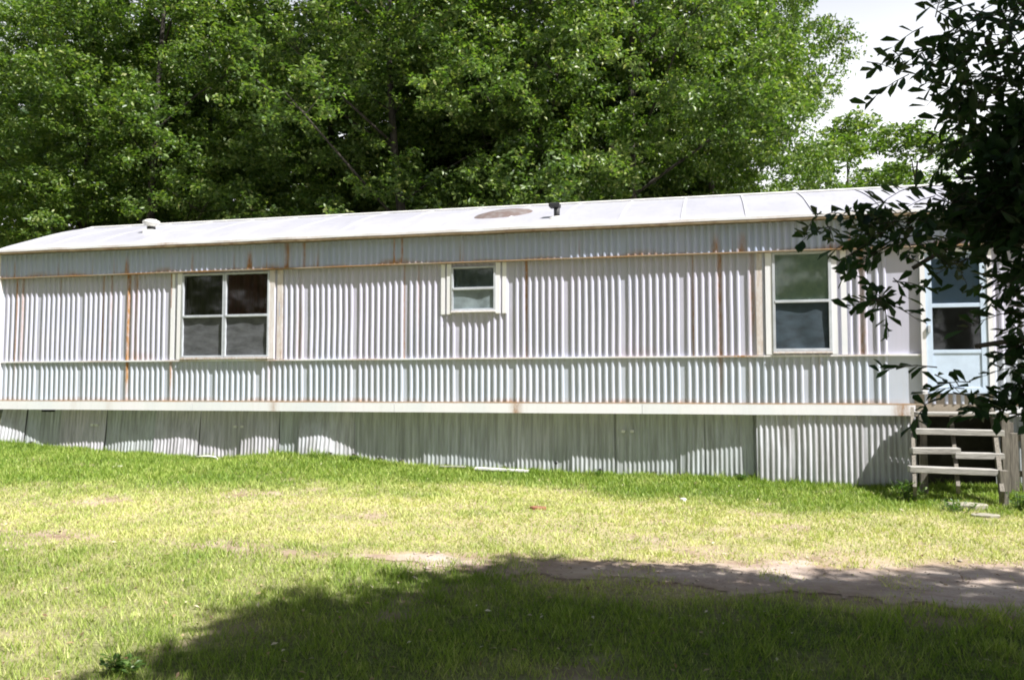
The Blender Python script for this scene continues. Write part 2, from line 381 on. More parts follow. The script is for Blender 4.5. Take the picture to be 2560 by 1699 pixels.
def panel(name, x0, x1, z0f, z1f, yf, m, band, parent=T, pitch=.094, mod=.8, h=.019, flat=.05, nz=7, flatpanel=False, hem=True, dent=1.0):
    cols = [(x0, 0), ((x0 + x1) / 2, 0), (x1, 0)] if flatpanel else rib_cols(x0, x1, pitch, mod, h, flat)
    if band != 'skirt':
        cx0 = [c[0] for c in cols]; cb0 = [c[1] for c in cols]
        ex = [sx + k * w_ for sx, a_, w_, bs in streaks if band[0] in bs for k in (-1.6, -.8, 0, .8, 1.6) if x0 + .002 < sx + k * w_ < x1 - .002]
        cols = sorted(cols + [(e, float(np.interp(e, cx0, cb0))) for e in ex if min(abs(e - q) for q in cx0) > .002])
    v = []; r = []; nc = len(cols)
    for i in range(nz + 1):
        t = i / nz
        for x, b in cols:
            z0 = z0f(x) if callable(z0f) else z0f; z1 = z1f(x) if callable(z1f) else z1f
            z = z0 + (z1 - z0) * t
            wv = (mnoise.noise(Vector((x * .9, z * 1.2, 7.7))) * .010 + mnoise.noise(Vector((x * 3.1, z * .8, 1.7))) * .003) * dent
            v.append((x + mnoise.noise(Vector((x * 1.3, z * 1.5, 5))) * .006 * math.sin(math.pi * t), yf(x, z) - b + wv, z)); r.append(rustf(x, z, band))
    f = [(i * nc + j, i * nc + j + 1, (i + 1) * nc + j + 1, (i + 1) * nc + j) for i in range(nz) for j in range(nc - 1)]
    o = mesh(name, v, f, m, parent)
    a = o.data.attributes.new('rust', 'FLOAT', 'POINT'); a.data.foreach_set('value', r)
    return o
def rusty(o, fn):
    og = ORG[o.name]; a = o.data.attributes.new('rust', 'FLOAT', 'POINT')
    a.data.foreach_set('value', [fn(v.co.x + og.x, v.co.y + og.y, v.co.z + og.z) for v in o.data.vertices]); return o
openings = [(3.40, 4.97, 1.79, 3.10), (7.84, 8.54, 2.43, 3.07), (12.30, 13.10, 1.80, 3.12), (14.14, 14.98, 1.24, 3.11)]
def strip(band, z0, z1, yf, m):
    edges = sorted({0.0, L} | {round(k * .8, 3) for k in range(1, 23)} | {e for o_ in openings for e in o_[:2] if o_[3] > z0 + .1 and o_[2] < z1 - .02} | ({13.76} if band != 'fascia' else set()))
    edges = [e for i, e in enumerate(edges)]
    for a, b in zip(edges, edges[1:]):
        if b - a < .004: continue
        mid = (a + b) / 2; cut = [(q[2], q[3]) for q in openings if q[0] < mid < q[1] and q[3] > z0 + .1 and q[2] < z1 - .02]
        spans = [(z0, z1)] if not cut else []
        if cut:
            c0, c1 = cut[0]
            if c0 > z0 + .02: spans.append((z0, c0))
            if c1 < z1 - .005: spans.append((c1, z1))
        for s0, s1 in spans:
            fl = band != 'fascia' and 13.76 <= mid <= 14.14
            panel('siding_panel', a, b, s0, s1, yf, m, band, flatpanel=fl, nz=2 if s1 - s0 < .1 else 8)
eave_w = lambda x: .024 * mnoise.noise(Vector((x * .62, 0, 2))) + .010 * mnoise.noise(Vector((x * 2.3, 4, 2)))
strip('fascia', 3.135, 3.55, lambda x, z: -.062, M_fascia)
strip('main', 1.745, 3.135, lambda x, z: 0.0, M_side)
strip('low', 1.115, 1.735, lambda x, z: .004, M_low)
# trims
def trim(name, x0, x1, y0, y1, z0, z1, m, fn, wave=.004, step=.2):
    n = max(2, int((x1 - x0) / step)); v = []
    for i in range(n + 1):
        x = x0 + (x1 - x0) * i / n; dz = wave * mnoise.noise(Vector((x * .8, z0, 1))); dyy = wave * mnoise.noise(Vector((x * 1.1, z1, 9)))
        v += [(x, y0 + dyy, z0 + dz), (x, y0 + dyy, z1 + dz), (x, y1, z1 + dz), (x, y1, z0 + dz)]
    f = [(0, 1, 2, 3), tuple(4 * n + k for k in (3, 2, 1, 0))]
    for i in range(n):
        for k in range(4): a, b = 4 * i + k, 4 * i + (k + 1) % 4; f.append((a, a + 4, b + 4, b))
    return rusty(mesh(name, v, f, m, T), fn)
nz_ = lambda x, s, o_=0: mnoise.noise(Vector((x * s, o_, 6.1)))
trim('fascia_trim', 0, L, -.088, -.02, 3.122, 3.140, M_trim, lambda x, y, z: .42 + 1.0 * nz_(x, 1.7))
for a, b in ((0, 14.14), (14.98, L)):
    trim('belt_trim', a, b, -.034, .01, 1.730, 1.752, M_bar, lambda x, y, z: max(0, .12 + .8 * nz_(x, 1.3) + .8 * math.exp(-((x - 11.85) / .25) ** 2)))
    trim('sill_trim', a, b, -.028, .02, 1.100, 1.120, M_trim, lambda x, y, z: .35 + .5 * nz_(x, 2))
def bar_rust(x, y, z):
    return max(0, .9 * math.exp(-((x - 8.83) / .06) ** 2) + .8 * math.exp(-((x - 13.9) / .09) ** 2) + .5 * math.exp(-((x - 5.05) / .05) ** 2) + max(0, nz_(x, 3) - .45))
for a, b in zip((0, 3.66, 7.0, 10.6), (3.655, 6.995, 10.595, 14.05)):
    trim('rim_rail', a, b, -.055, .14, .965, 1.098, M_bar, bar_rust, .003, .06)
trim('rim_rail', 14.98, L, -.02, .14, .965, 1.098, M_bar, bar_rust, .003)
MB().box(14.052, 14.978, 0.0, .14, .96, 1.235).build('door_threshold', M_trim, T)
# shell
for s in (MB().box(0, L, 4.14, 4.2, .96, 3.56).build('rear_wall', M_low, T), MB().box(L - .05, L, .02, 4.139, 1.0, 3.56).build('end_wall', M_low, T)): rusty(s, lambda x, y, z: 0)
s = MB(); s.add([(0, .0, .96), (0, 4.139, .96), (0, 4.139, EZ), (0, MZ, RZ - .02), (0, -.045, EZ - .02), (.05, .03, .96), (.05, 4.139, .96), (.05, 4.139, EZ), (.05, MZ, RZ - .03), (.05, -.03, EZ - .03)],
          [(0, 1, 2, 3, 4), (9, 8, 7, 6, 5), (0, 5, 6, 1), (0, 4, 9, 5)]); rusty(s.build('end_wall', M_low, T), lambda x, y, z: 0)
MB().box(.06, L - .06, .15, 4.13, .97, 1.09).build('floor_deck', M_dark, T)
MB().box(.06, L - .06, 3.2, 3.25, 1.1, 3.5).build('inner_wall', M_inner, T)
# corner trim
rusty(MB().box(-.012, .03, -.085, .0, 1.1, 3.55).build('corner_trim', M_bar, T), lambda x, y, z: .25)
# roof panels
k = 0; x = -.04
while x < L + .03:
    x2 = min(x + .86, L + .04); nxp = 7; rows = 9
    for side in (0, 1):
        v = []; rr = []
        for i in range(rows + 1):
            t = i / rows
            for j in range(nxp + 1):
                xx = x + (x2 - x) * (0, .05, .22, .42, .62, .82, 1)[j] if j < 7 else x2 + .03
                y = (-.178 - eave_w(xx)) * (1 - t) + MZ * t if side == 0 else 4.28 * (1 - t) + MZ * t
                z = EZ + (RZ - EZ) * t + .020 * mnoise.noise(Vector((xx * 1.1, y * .9, 2))) * math.sin(math.pi * min(1, t * 1.0)) + .045 * math.sin(math.pi * t)
                z += (.013 if j == 0 else (.0 if j < 7 else -.004)) * (1 if 0 < i else .4)
                v.append((xx, y, z)); rr.append(max(0, 1.0 - t * 7) + (.9 * max(0, .35 + 1.1 * mnoise.noise(Vector((x * 3, y * 1.5, side)))) if j == 0 else 0))
        # drop lip at the seam start
        f = [(i * (nxp + 1) + j, i * (nxp + 1) + j + 1, (i + 1) * (nxp + 1) + j + 1, (i + 1) * (nxp + 1) + j) for i in range(rows) for j in range(nxp)]
        if side: f = [q[::-1] for q in f]
        o = mesh('roof_panel', v, f, M_roof, T); a = o.data.attributes.new('rust', 'FLOAT', 'POINT'); a.data.foreach_set('value', rr)
    x = x2
def edge_strip(name, y0, z0, y1, z1, m, x0=-.045, x1=L + .045):
    n = 140; v = []; 
    for i in range(n + 1):
        xx = x0 + (x1 - x0) * i / n; e = eave_w(xx); dz = .005 * mnoise.noise(Vector((xx * 1.5, 3, 3)))
        v += [(xx, y0 - e, z0 + dz), (xx, y0 - e, z1 + dz), (xx, y1 - e, z1 + dz), (xx, y1 - e, z0 + dz)]
    f = [(0, 1, 2, 3), tuple(4 * n + q for q in (3, 2, 1, 0))]
    for i in range(n):
        for q in range(4): a, b = 4 * i + q, 4 * i + (q + 1) % 4; f.append((a, a + 4, b + 4, b))
    return mesh(name, v, f, m, T)
rusty(edge_strip('roof_edge', -.190, 3.553, -.175, 3.588, M_bar), lambda x, y, z: max(0, .1 + .6 * nz_(x, 2)))
edge_strip('drip_edge', -.187, 3.518, -.04, 3.551, M_drip)
MB().tube([(-.05, MZ, RZ + .012), (L + .05, MZ, RZ + .012)], .02, 6).build('ridge_cap', M_white, T)
rusty(MB().add([(-.05, -.16, 3.54), (-.05, MZ, RZ - .03), (-.05, MZ, RZ + .03), (-.05, -.16, 3.59), (-.01, -.16, 3.54), (-.01, MZ, RZ - .03), (-.01, MZ, RZ + .03), (-.01, -.16, 3.59)],
    [(0, 3, 2, 1), (4, 5, 6, 7), (0, 4, 7, 3), (3, 7, 6, 2), (0, 1, 5, 4)]).build('rake_trim', M_bar, T), lambda x, y, z: .2)
roof_z = lambda y: EZ + (RZ - EZ) * (y + .09) / (MZ + .09) + .045 * math.sin(math.pi * (y + .09) / (MZ + .09))
# roof furniture (fixed to the roof: parts)
zv = roof_z(.9)
vt = MB().lathe((2.15, .9, zv), [(.15, -.08), (.14, .03), (.10, .045), (.065, .05), (.065, .15)], 16).build('roof_vent', M_white, T, True)
MB().lathe((2.15, .9, zv), [(.064, .09), (.08, .13), (.13, .145), (.145, .17), (.14, .20), (.09, .225), (0.001, .235)], 16).build('vent_cap', M_white, vt, True)
MB().lathe((2.15, .9, zv), [(.072, .045), (.072, .14)], 14).build('vent_neck', M_black, vt, True)
zp = roof_z(.45)
vp = MB().tube([(9.33, .45, zp - .03), (9.33, .45, zp + .20)], .045, 12).build('vent_pipe', M_black, T, True)
MB().box(9.22, 9.38, .38, .52, zp + .17, zp + .24, .015).build('pipe_cap', M_black, vp)
MB().lathe((9.36, .45, zp), [(.16, -.05), (.14, .02), (.06, .035)], 14).build('flashing', M_white, vp, True)
pv = []; pn = 26
for ring, rad, up in ((0, 0.0, .085), (1, .45, .075), (2, .8, .045), (3, 1.0, -.01)):
    for i in range(pn):
        a = 2 * math.pi * i / pn; wob = 1 + .10 * mnoise.noise(Vector((math.cos(a) * 1.4, math.sin(a) * 1.4, 4)))
        cx_, cy_ = 8.38 + .42 * rad * wob * math.cos(a) + .22 * rad * math.sin(a), .98 + .42 * rad * wob * math.sin(a)
        pv.append((cx_, cy_, roof_z(cy_) + up))
pf = [(r * pn + i, r * pn + (i + 1) % pn, (r + 1) * pn + (i + 1) % pn, (r + 1) * pn + i) for r in range(3) for i in range(pn)]
mesh('roof_patch', pv, [q[::-1] for q in pf], M_tar, T, True)

# skirting panels: (x0, x1, top offset, bottom offset, material, pitch)
sk = [(0, .47, .10, -.07, M_skC), (.48, 1.10, .15, .10, M_skA), (1.10, 1.98, .15, .10, M_skB), (1.985, 2.9, .145, .06, M_skA), (2.9, 3.70, .13, .03, M_skB),
      (3.70, 4.42, .15, .13, M_skB), (4.42, 5.08, .08, .10, M_skB), (5.085, 5.40, .135, .09, M_skA), (5.40, 6.30, .13, .00, M_skC), (6.30, 7.38, .15, .13, M_skA),
      (7.385, 7.95, .15, .10, M_skA), (7.95, 8.80, .15, .15, M_skA), (8.805, 9.6, .15, .13, M_skA), (9.6, 10.20, .15, .14, M_skA), (10.205, 11.1, .15, .12, M_skA),
      (11.1, 11.42, .13, .05, M_skA), (11.425, 12.10, .10, .02, M_skA), (12.10, 12.98, -.005, -.03, M_skC), (12.98, 14.06, -.005, -.03, M_skC)]
SKX = [0, .3, .8, 1.5, 2.4, 3.3, 4.1, 4.7, 5.2, 5.8, 6.3, 7, 8, 9, 10, 11, 11.4, 11.9]; SKT = [.10, .10, .15, .15, .14, .13, .14, .09, .11, .12, .14, .15, .15, .15, .15, .14, .12, .10]
SKB = [-.04, -.02, .10, .10, .05, .03, .10, .06, .08, .0, .10, .13, .12, .14, .14, .11, .06, .03]
for i, (a, b, t0, t1, m) in enumerate(sk):
    zb = lambda x: float(H(x, 0)) - .03 + .02 * mnoise.noise(Vector((x * 9, 2, 2)))
    st = [0, .012, -.02, .02, -.015, .03, -.03, .015, -.035, .02, -.01, .02, 0, -.02, .01, -.015, .02, 0, 0][i]
    def yf(x, z, a=a, b=b, t0=t0, t1=t1, i=i, st=st):
        u = (x - a) / (b - a); t = max(0, min(1, (.965 - z) / .8)); e = 0
        if i == 0: e = -.05 * math.sin(math.pi * t) * (1 - u)
        if i == 8: e = .05 * u * u * t
        if i == 3: e = .02 * math.cos(u * 5) * t
        if i == 4: e = .02 * math.sin(u * 6) * t
        tt0 = float(np.interp(x, SKX, SKT)); tt1 = float(np.interp(x, SKX, SKB)) if i < 17 else t1
        if i >= 17: tt0 = t0
        return tt0 + (tt1 - tt0) * t + .6 * st * (.2 + t) + .6 * e + .012 * mnoise.noise(Vector((x * 2.3, z * 1.6, i)))
    zt = .9655 if i != 1 else (lambda x: .9655 - .045 * (1 if .72 < x < .98 else 0))
    if i >= 17: zt = .962
    panel('skirting_panel', a, b, zb, zt, yf, m, 'skirt', pitch=.062 if i < 17 else .074, mod=.86 if i < 17 else .9, h=.010 if i < 17 else .014, flat=.04, nz=8)
panel('skirting_panel', 15.0, L, lambda x: float(H(x, 0)) - .03, .963, lambda x, z: .1, M_skA, 'skirt', pitch=.062, h=.010)
MB().box(.1, L - .1, .45, .5, -.2, .96).build('crawlspace_shade_sheet', M_dark, T)  # added dark sheet stands in for the shade under the floor
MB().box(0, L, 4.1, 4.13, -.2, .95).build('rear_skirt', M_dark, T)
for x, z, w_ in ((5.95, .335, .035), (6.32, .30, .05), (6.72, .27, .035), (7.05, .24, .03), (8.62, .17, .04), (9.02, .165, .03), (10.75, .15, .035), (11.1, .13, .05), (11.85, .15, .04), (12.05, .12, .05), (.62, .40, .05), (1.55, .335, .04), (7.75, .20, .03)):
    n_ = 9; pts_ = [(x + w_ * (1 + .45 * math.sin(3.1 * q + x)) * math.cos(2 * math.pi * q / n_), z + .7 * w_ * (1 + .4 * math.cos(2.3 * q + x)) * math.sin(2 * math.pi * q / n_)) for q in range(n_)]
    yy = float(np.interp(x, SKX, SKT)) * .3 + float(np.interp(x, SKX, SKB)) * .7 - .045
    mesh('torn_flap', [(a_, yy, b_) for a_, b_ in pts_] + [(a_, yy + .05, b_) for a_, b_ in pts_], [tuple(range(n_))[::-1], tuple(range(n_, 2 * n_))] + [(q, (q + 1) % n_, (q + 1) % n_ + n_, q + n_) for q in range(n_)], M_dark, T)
# small bolts along the skirting foot
for x, z, w_, h_, yy in ((5.62, .71, .05, .06, .10), (12.6, 0, 0, 0, 0), (9.37, .26, .05, .05, .12), (10.0, .17, .06, .05, .12), (1.9, .86, .0, .0, .1)):
    if w_: MB().tube([(x, yy - .012, z), (x, yy - .02, z)], [w_ * .5, w_ * .3], 7).build('bolt_cover', M_black, T)

for x in (1.72, 1.80, 4.30, 4.42, 10.30, 10.42, 12.9):
    MB().box(x, x + .045, .075, .16, .70, .735, .004).build('skirt_clip', M_white, T)
def curtain(name, x0, x1, z0, z1, y, m, parent, amp=.02, n=40, diag=0.0, fr=40):
    v = []; rows = 6
    for r in range(rows + 1):
        z = z0 + (z1 - z0) * r / rows
        for i in range(n + 1):
            xx = x0 + (x1 - x0) * i / n; ph = mnoise.noise(Vector((xx * 2, z * 2, 1)))
            v.append((xx, y + amp * math.sin(fr * (xx + diag * z) + 3 * ph) , z))
    f = [(r * (n + 1) + i, r * (n + 1) + i + 1, (r + 1) * (n + 1) + i + 1, (r + 1) * (n + 1) + i) for r in range(rows) for i in range(n)]
    return mesh(name, v, f, m, parent, True)
def frame(b, x0, x1, z0, z1, w_, y0, y1):
    b.box(x0, x0 + w_, y0, y1, z0, z1, .003); b.box(x1 - w_, x1, y0, y1, z0, z1, .003)
    b.box(x0 + w_ + .0005, x1 - w_ - .0005, y0, y1, z0, z0 + w_, .003); b.box(x0 + w_ + .0005, x1 - w_ - .0005, y0, y1, z1 - w_, z1, .003)
def window(x0, x1, z0, z1, zm, fw, up_m, lo_m, up_amp=.02, lo_diag=.0, lo_amp=.006, lo_y=-.016):
    b = MB(); frame(b, x0, x1, z0, z1, fw, -.045, .06)
    W = b.build('window', M_alu, T)
    b = MB(); b.box(x0 + fw - .005, x1 - fw + .005, -.05, .02, zm - .018, zm + .018, .003); b.build('meeting_rail', M_alu, W)
    v = [(x0 + fw, -.015, zm + .018), (x1 - fw, -.015, zm + .018), (x1 - fw, -.015, z1 - fw), (x0 + fw, -.015, z1 - fw)]
    mesh('pane', v, [(0, 1, 2, 3)], M_glass, W)
    v = [(x0 + fw, .004, z0 + fw), (x1 - fw, .004, z0 + fw), (x1 - fw, .004, zm - .018), (x0 + fw, .004, zm - .018)]
    mesh('pane', v, [(0, 1, 2, 3)], M_glass, W)
    curtain('curtain', x0 + .01, x1 - .01, zm, z1 - .01, .03, up_m, W, up_amp)
    if lo_m: curtain('screen', x0 + fw, x1 - fw, z0 + .01, zm - .01, lo_y, lo_m, W, lo_amp, 30, lo_diag, 14)
    return W
window(3.43, 4.17, 1.79, 3.10, 2.43, .026, M_curt_d, M_screen, lo_diag=2.2)
window(4.18, 4.94, 1.79, 3.10, 2.43, .026, M_curt_r, M_screen, lo_diag=-1.4)
window(7.86, 8.52, 2.43, 3.07, 2.75, .026, M_teal, M_teal, up_amp=.012)
window(12.33, 13.07, 1.80, 3.12, 2.46, .034, M_green, M_bluegrey, up_amp=.008)
MB().lathe((0, 0, 0), [(.001, 0), (.035, 0), (.035, .012), (.001, .012)], 10).rot((0, 0, 0), 'X', math.pi / 2).build('window_sticker', M_yellow, T).location = (3.53 - 9, .02 - 2.1, 2.50)
def flange(x0, x1, z0, z1, y0=-.03, rust=-.1):
    rusty(MB().box(x0, x1, y0, .004, z0, z1, .004).build('window_flange', M_bar, T), lambda x, y, z: rust + .4 * nz_(x + z, 4))
flange(3.22, 3.29, 1.755, 3.12, -.022); flange(3.345, 3.428, 1.755, 3.12, -.036); flange(4.942, 5.03, 1.755, 3.12, -.036, .3); flange(5.07, 5.16, 1.755, 3.12, -.024, .4)
flange(7.70, 7.76, 2.38, 3.12, -.03); flange(7.79, 7.858, 2.38, 3.12, -.036); flange(8.523, 8.59, 2.38, 3.12, -.036); flange(8.62, 8.68, 2.38, 3.12, -.03)
flange(12.12, 12.2, 1.755, 3.12, -.022, .45); flange(12.24, 12.327, 1.755, 3.12, -.036); flange(13.072, 13.14, 1.755, 3.12, -.036); flange(13.19, 13.26, 1.755, 3.12, -.024)
for a, b, z in ((3.43, 4.94, 1.772), (7.86, 8.52, 2.415), (12.33, 13.07, 1.782)):
    rusty(MB().box(a, b, -.062, .0, z - .012, z + .012, .003).build('window_sill', M_bar, T), lambda x, y, z: .35 + .5 * nz_(x, 3))
# storm door
b = MB(); b.box(14.142, 14.20, -.05, .05, 1.24, 3.11, .004).box(14.92, 14.978, -.05, .05, 1.24, 3.11, .004).box(14.2005, 14.9195, -.05, .05, 3.05, 3.11, .004)
b.build('door_frame', M_bar, T); rusty(bpy.data.objects['door_frame'], lambda x, y, z: .05)
b = MB(); frame(b, 14.204, 14.916, 1.25, 3.045, .075, -.04, -.005)
b.box(14.2795, 14.8405, -.038, -.006, 2.34, 2.39, .003).box(14.2795, 14.8405, -.038, -.006, 1.755, 1.80, .003)
D = b.build('storm_door', M_wdoor, T)
mesh('pane', [(14.28, -.02, 2.39), (14.84, -.02, 2.39), (14.84, -.02, 2.97), (14.28, -.02, 2.97)], [(0, 1, 2, 3)], M_glass, D)
mesh('pane', [(14.28, -.02, 1.80), (14.84, -.02, 1.80), (14.84, -.02, 2.34), (14.28, -.02, 2.34)], [(0, 1, 2, 3)], M_glass, D)
MB().box(14.21, 14.91, .02, .05, 2.36, 3.04).build('reflection_backing', M_door_glass_back, D)  # added blue sheet carries the upper pane's reflection
MB().box(14.21, 14.91, .02, .05, 1.79, 2.355).build('door_screen', M_doordark, D)
MB().box(14.2795, 14.8405, -.030, -.012, 1.325, 1.754).build('kick_panel', M_wdoor, D)
MB().box(14.22, 14.25, -.075, -.041, 2.02, 2.12, .006).build('handle', M_alu, D)

# ---------------------------------------------------------------- steps
ST = thing('wooden_steps', 'weathered grey wooden steps with open risers below the storm door', 'steps', (14.35, -.6, .03))
rnd = random.Random(4)
def board(name, x0, x1, y0, y1, z0, z1, parent, m=M_wood, tilt=0, yaw=0, c=.006):
    b = MB().box(x0, x1, y0, y1, z0, z1, c); cc = ((x0 + x1) / 2, (y0 + y1) / 2, (z0 + z1) / 2)
    if tilt: b.rot(cc, 'Y', tilt)
    if yaw: b.rot(cc, 'Z', yaw)
    return b.build(name, m, parent)
for j, y in enumerate((-.13, -.27, -.41)): board('landing_board', 14.02, 15.0, y - .065, y + .065, .985, 1.02, ST, tilt=rnd.uniform(-.004, .004))
board('tread', 13.93, 14.90, -.62, -.44, .752, .822, ST, tilt=.012)
board('tread', 13.84, 14.36, -.86, -.68, .542, .612, ST, tilt=-.012); board('tread', 14.30, 14.82, -.87, -.70, .492, .562, ST, tilt=.004)
board('tread', 13.76, 14.74, -1.10, -.92, .332, .402, ST, tilt=.022)
MB().beam((14.00, -.10, 1.0), (13.78, -1.2, .12), .04, .2).build('stringer', M_wood_v, ST)
MB().beam((14.92, -.10, 1.0), (14.66, -1.28, .10), .045, .2).build('stringer', M_wood_v, ST)
MB().beam((14.45, -.10, .95), (14.26, -1.1, .16), .04, .12).build('stringer', M_wood_v, ST)
for p, q in (((14.04, -.45), .98), ((14.95, -.45), 1.0), ((14.70, -1.2), .40)): MB().box(p[0] - .04, p[0] + .04, p[1] - .04, p[1] + .04, -.05, q, .005).build('post', M_wood_v, ST)
# pavers, planks, debris
def slab(name, label, cat, c, r, h, m, sd=1, ax=1.0, group=None):
    n = 9; z = float(H(c[0], c[1])); v = []
    for zz, k in ((-.03, 1.0), (h * .8, 1.0), (h, .9)):
        for i in range(n):
            a = 2 * math.pi * i / n; q = 1 + .22 * mnoise.noise(Vector((i * 1.3, sd * 3.1, .5)))
            v.append((c[0] + r * ax * k * q * math.cos(a), c[1] + r * k * q * math.sin(a), z + zz + .01 * mnoise.noise(Vector((i, sd, zz * 9)))))
    f = [(l * n + i, l * n + (i + 1) % n, (l + 1) * n + (i + 1) % n, (l + 1) * n + i) for l in range(2) for i in range(n)] + [tuple(2 * n + i for i in range(n))]
    o = mesh(name, v, f, m, origin=(c[0], c[1], z)); return props(o, label, cat, group)
slab('concrete_paver', 'broken pale concrete slab in weeds at the foot of the wooden steps', 'paver', (14.25, -1.45, 0), .15, .05, M_conc, 2, 1.5)
slab('stone', 'small flat grey stone in the weeds before the concrete slab', 'stone', (14.3, -1.95, 0), .09, .03, M_conc, 5, 1.6)
slab('brick_fragment', 'small reddish brick fragment on the dry grass strip', 'brick fragment', (9.75, -3.0, 0), .06, .03, M_brick, 7, 1.5)
slab('stone', 'lone pale pebble in the green grass below the left double window', 'stone', (3.6, -1.6, 0), .035, .03, M_white, 8, 1.2)
slab('stone', 'white pebble in the grass halfway between the tall window and the driveway', 'stone', (11.2, -1.8, 0), .03, .035, M_white, 9, 1.2)
b = MB().box(8.25, 9.02, -.16, -.05, .155, .185, .004); b.rot((8.6, -.1, .17), 'Y', .03); props(b.build('loose_plank', M_white, origin=(8.6, -.1, .15)), 'pale loose plank lying against the foot of the skirting', 'plank')
b = MB().box(7.72, 8.10, -.12, -.06, .185, .205, .004); props(b.build('loose_strip', M_wood, origin=(7.9, -.09, .18)), 'short thin grey strip lying left of the pale plank', 'strip')
pts = [(3.72, -.05, .24), (3.85, -.09, .262), (4.0, -.11, .27), (4.13, -.12, .255), (4.2, -.16, .215), (4.24, -.2, .19)]
props(MB().tube(pts, .016, 7).build('plastic_pipe', M_white, smooth=True, origin=(3.95, -.1, .2)), 'bent white plastic pipe on bare soil against the skirting', 'pipe')

# ---------------------------------------------------------------- board fence
FN = thing('board_fence', 'weathered grey vertical board fence right of the wooden steps', 'fence', (15.8, -.35, .1))
x = 15.03; k = 0
while x < 17.6:
    w_ = rnd.uniform(.085, .105); h_ = .82 + rnd.uniform(-.05, .05); zb = float(H(x, -.35)) - .03
    board('board', x, x + w_, -.37, -.35, zb, h_, FN, M_wood_v, tilt=rnd.uniform(-.012, .012)); x += w_ + rnd.uniform(.012, .035)
for z in (.25, .68): MB().box(15.0, 17.7, -.348, -.31, z, z + .07).build('rail', M_wood_v, FN)
for xx in (15.02, 16.3, 17.6): MB().box(xx, xx + .07, -.309, -.24, -.05, .9).build('post', M_wood_v, FN)

# ---------------------------------------------------------------- leaves
def leaf_arrays(C, D, Nn, Ln, Wd, fold=.25, six=False):
    D = D / np.linalg.norm(D, axis=1, keepdims=True); Sd = np.cross(D, Nn); Sd /= np.linalg.norm(Sd, axis=1, keepdims=True) + 1e-9
    U = np.cross(Sd, D); Ln = Ln[:, None]; Wd = Wd[:, None]; n = len(C)
    if not six:
        P = np.stack([C, C + D * Ln * .55 + Sd * Wd * .5 + U * Wd * fold, C + D * Ln, C + D * Ln * .55 - Sd * Wd * .5 + U * Wd * fold], 1)
        F_ = np.arange(n * 4).reshape(n, 4)
        F_ = np.concatenate([F_[:, [0, 1, 2]], F_[:, [0, 2, 3]]]); return P.reshape(-1, 3), F_, 4
    P = np.stack([C, C + D * Ln * .35 + Sd * Wd * .33 + U * Wd * .1, C + D * Ln * .74 + Sd * Wd * .5 + U * Wd * .12, C + D * Ln - U * Ln * .08,
                  C + D * Ln * .74 - Sd * Wd * .5 + U * Wd * .12, C + D * Ln * .35 - Sd * Wd * .33 + U * Wd * .1], 1)
    b_ = np.arange(n) * 6; F_ = np.stack([b_, b_ + 1, b_ + 2, b_ + 3, b_, b_ + 3, b_ + 4, b_ + 5], 1).reshape(-1, 4)
    return P.reshape(-1, 3), F_, 6
def unit(n, r): 
    v = r.normal(size=(n, 3)); return v / np.linalg.norm(v, axis=1, keepdims=True)
def clump_leaves(centers, radii, per, r, Lr=(.09, .15), Wr=.5, twigs=11, up=.75):
    """leaf sprays: every clump holds twigs, every twig a rosette of leaves"""
    Cs = []; 
    for c, rd in zip(centers, radii):
        m = max(3, int(twigs * (rd / .8) ** 1.6)); q = unit(m, r) * (r.random((m, 1)) ** .3) * np.array([rd, rd, rd * .6])
        q[:, 2] -= .18 * rd * ((q[:, 0] / rd) ** 2 + (q[:, 1] / rd) ** 2)
        tw = np.array(c) + q; n = per
        pos = np.repeat(tw, n, 0) + r.normal(size=(m * n, 3)) * np.array([.105, .105, .06]) * (.7 + .4 * rd); Cs.append(pos)
    C = np.concatenate(Cs); n = len(C)
    D = unit(n, r); D[:, 2] *= .6; D[:, 2] -= .15
    Nn = unit(n, r) * .75 + np.array([.12, -.1, up]); Ln = r.uniform(*Lr, n)
    P, F_, k = leaf_arrays(C, D, Nn, Ln, Ln * Wr * r.uniform(.8, 1.2, n))
    return P, F_, np.repeat(np.clip(r.normal(.5, .2, n), 0, 1), k)
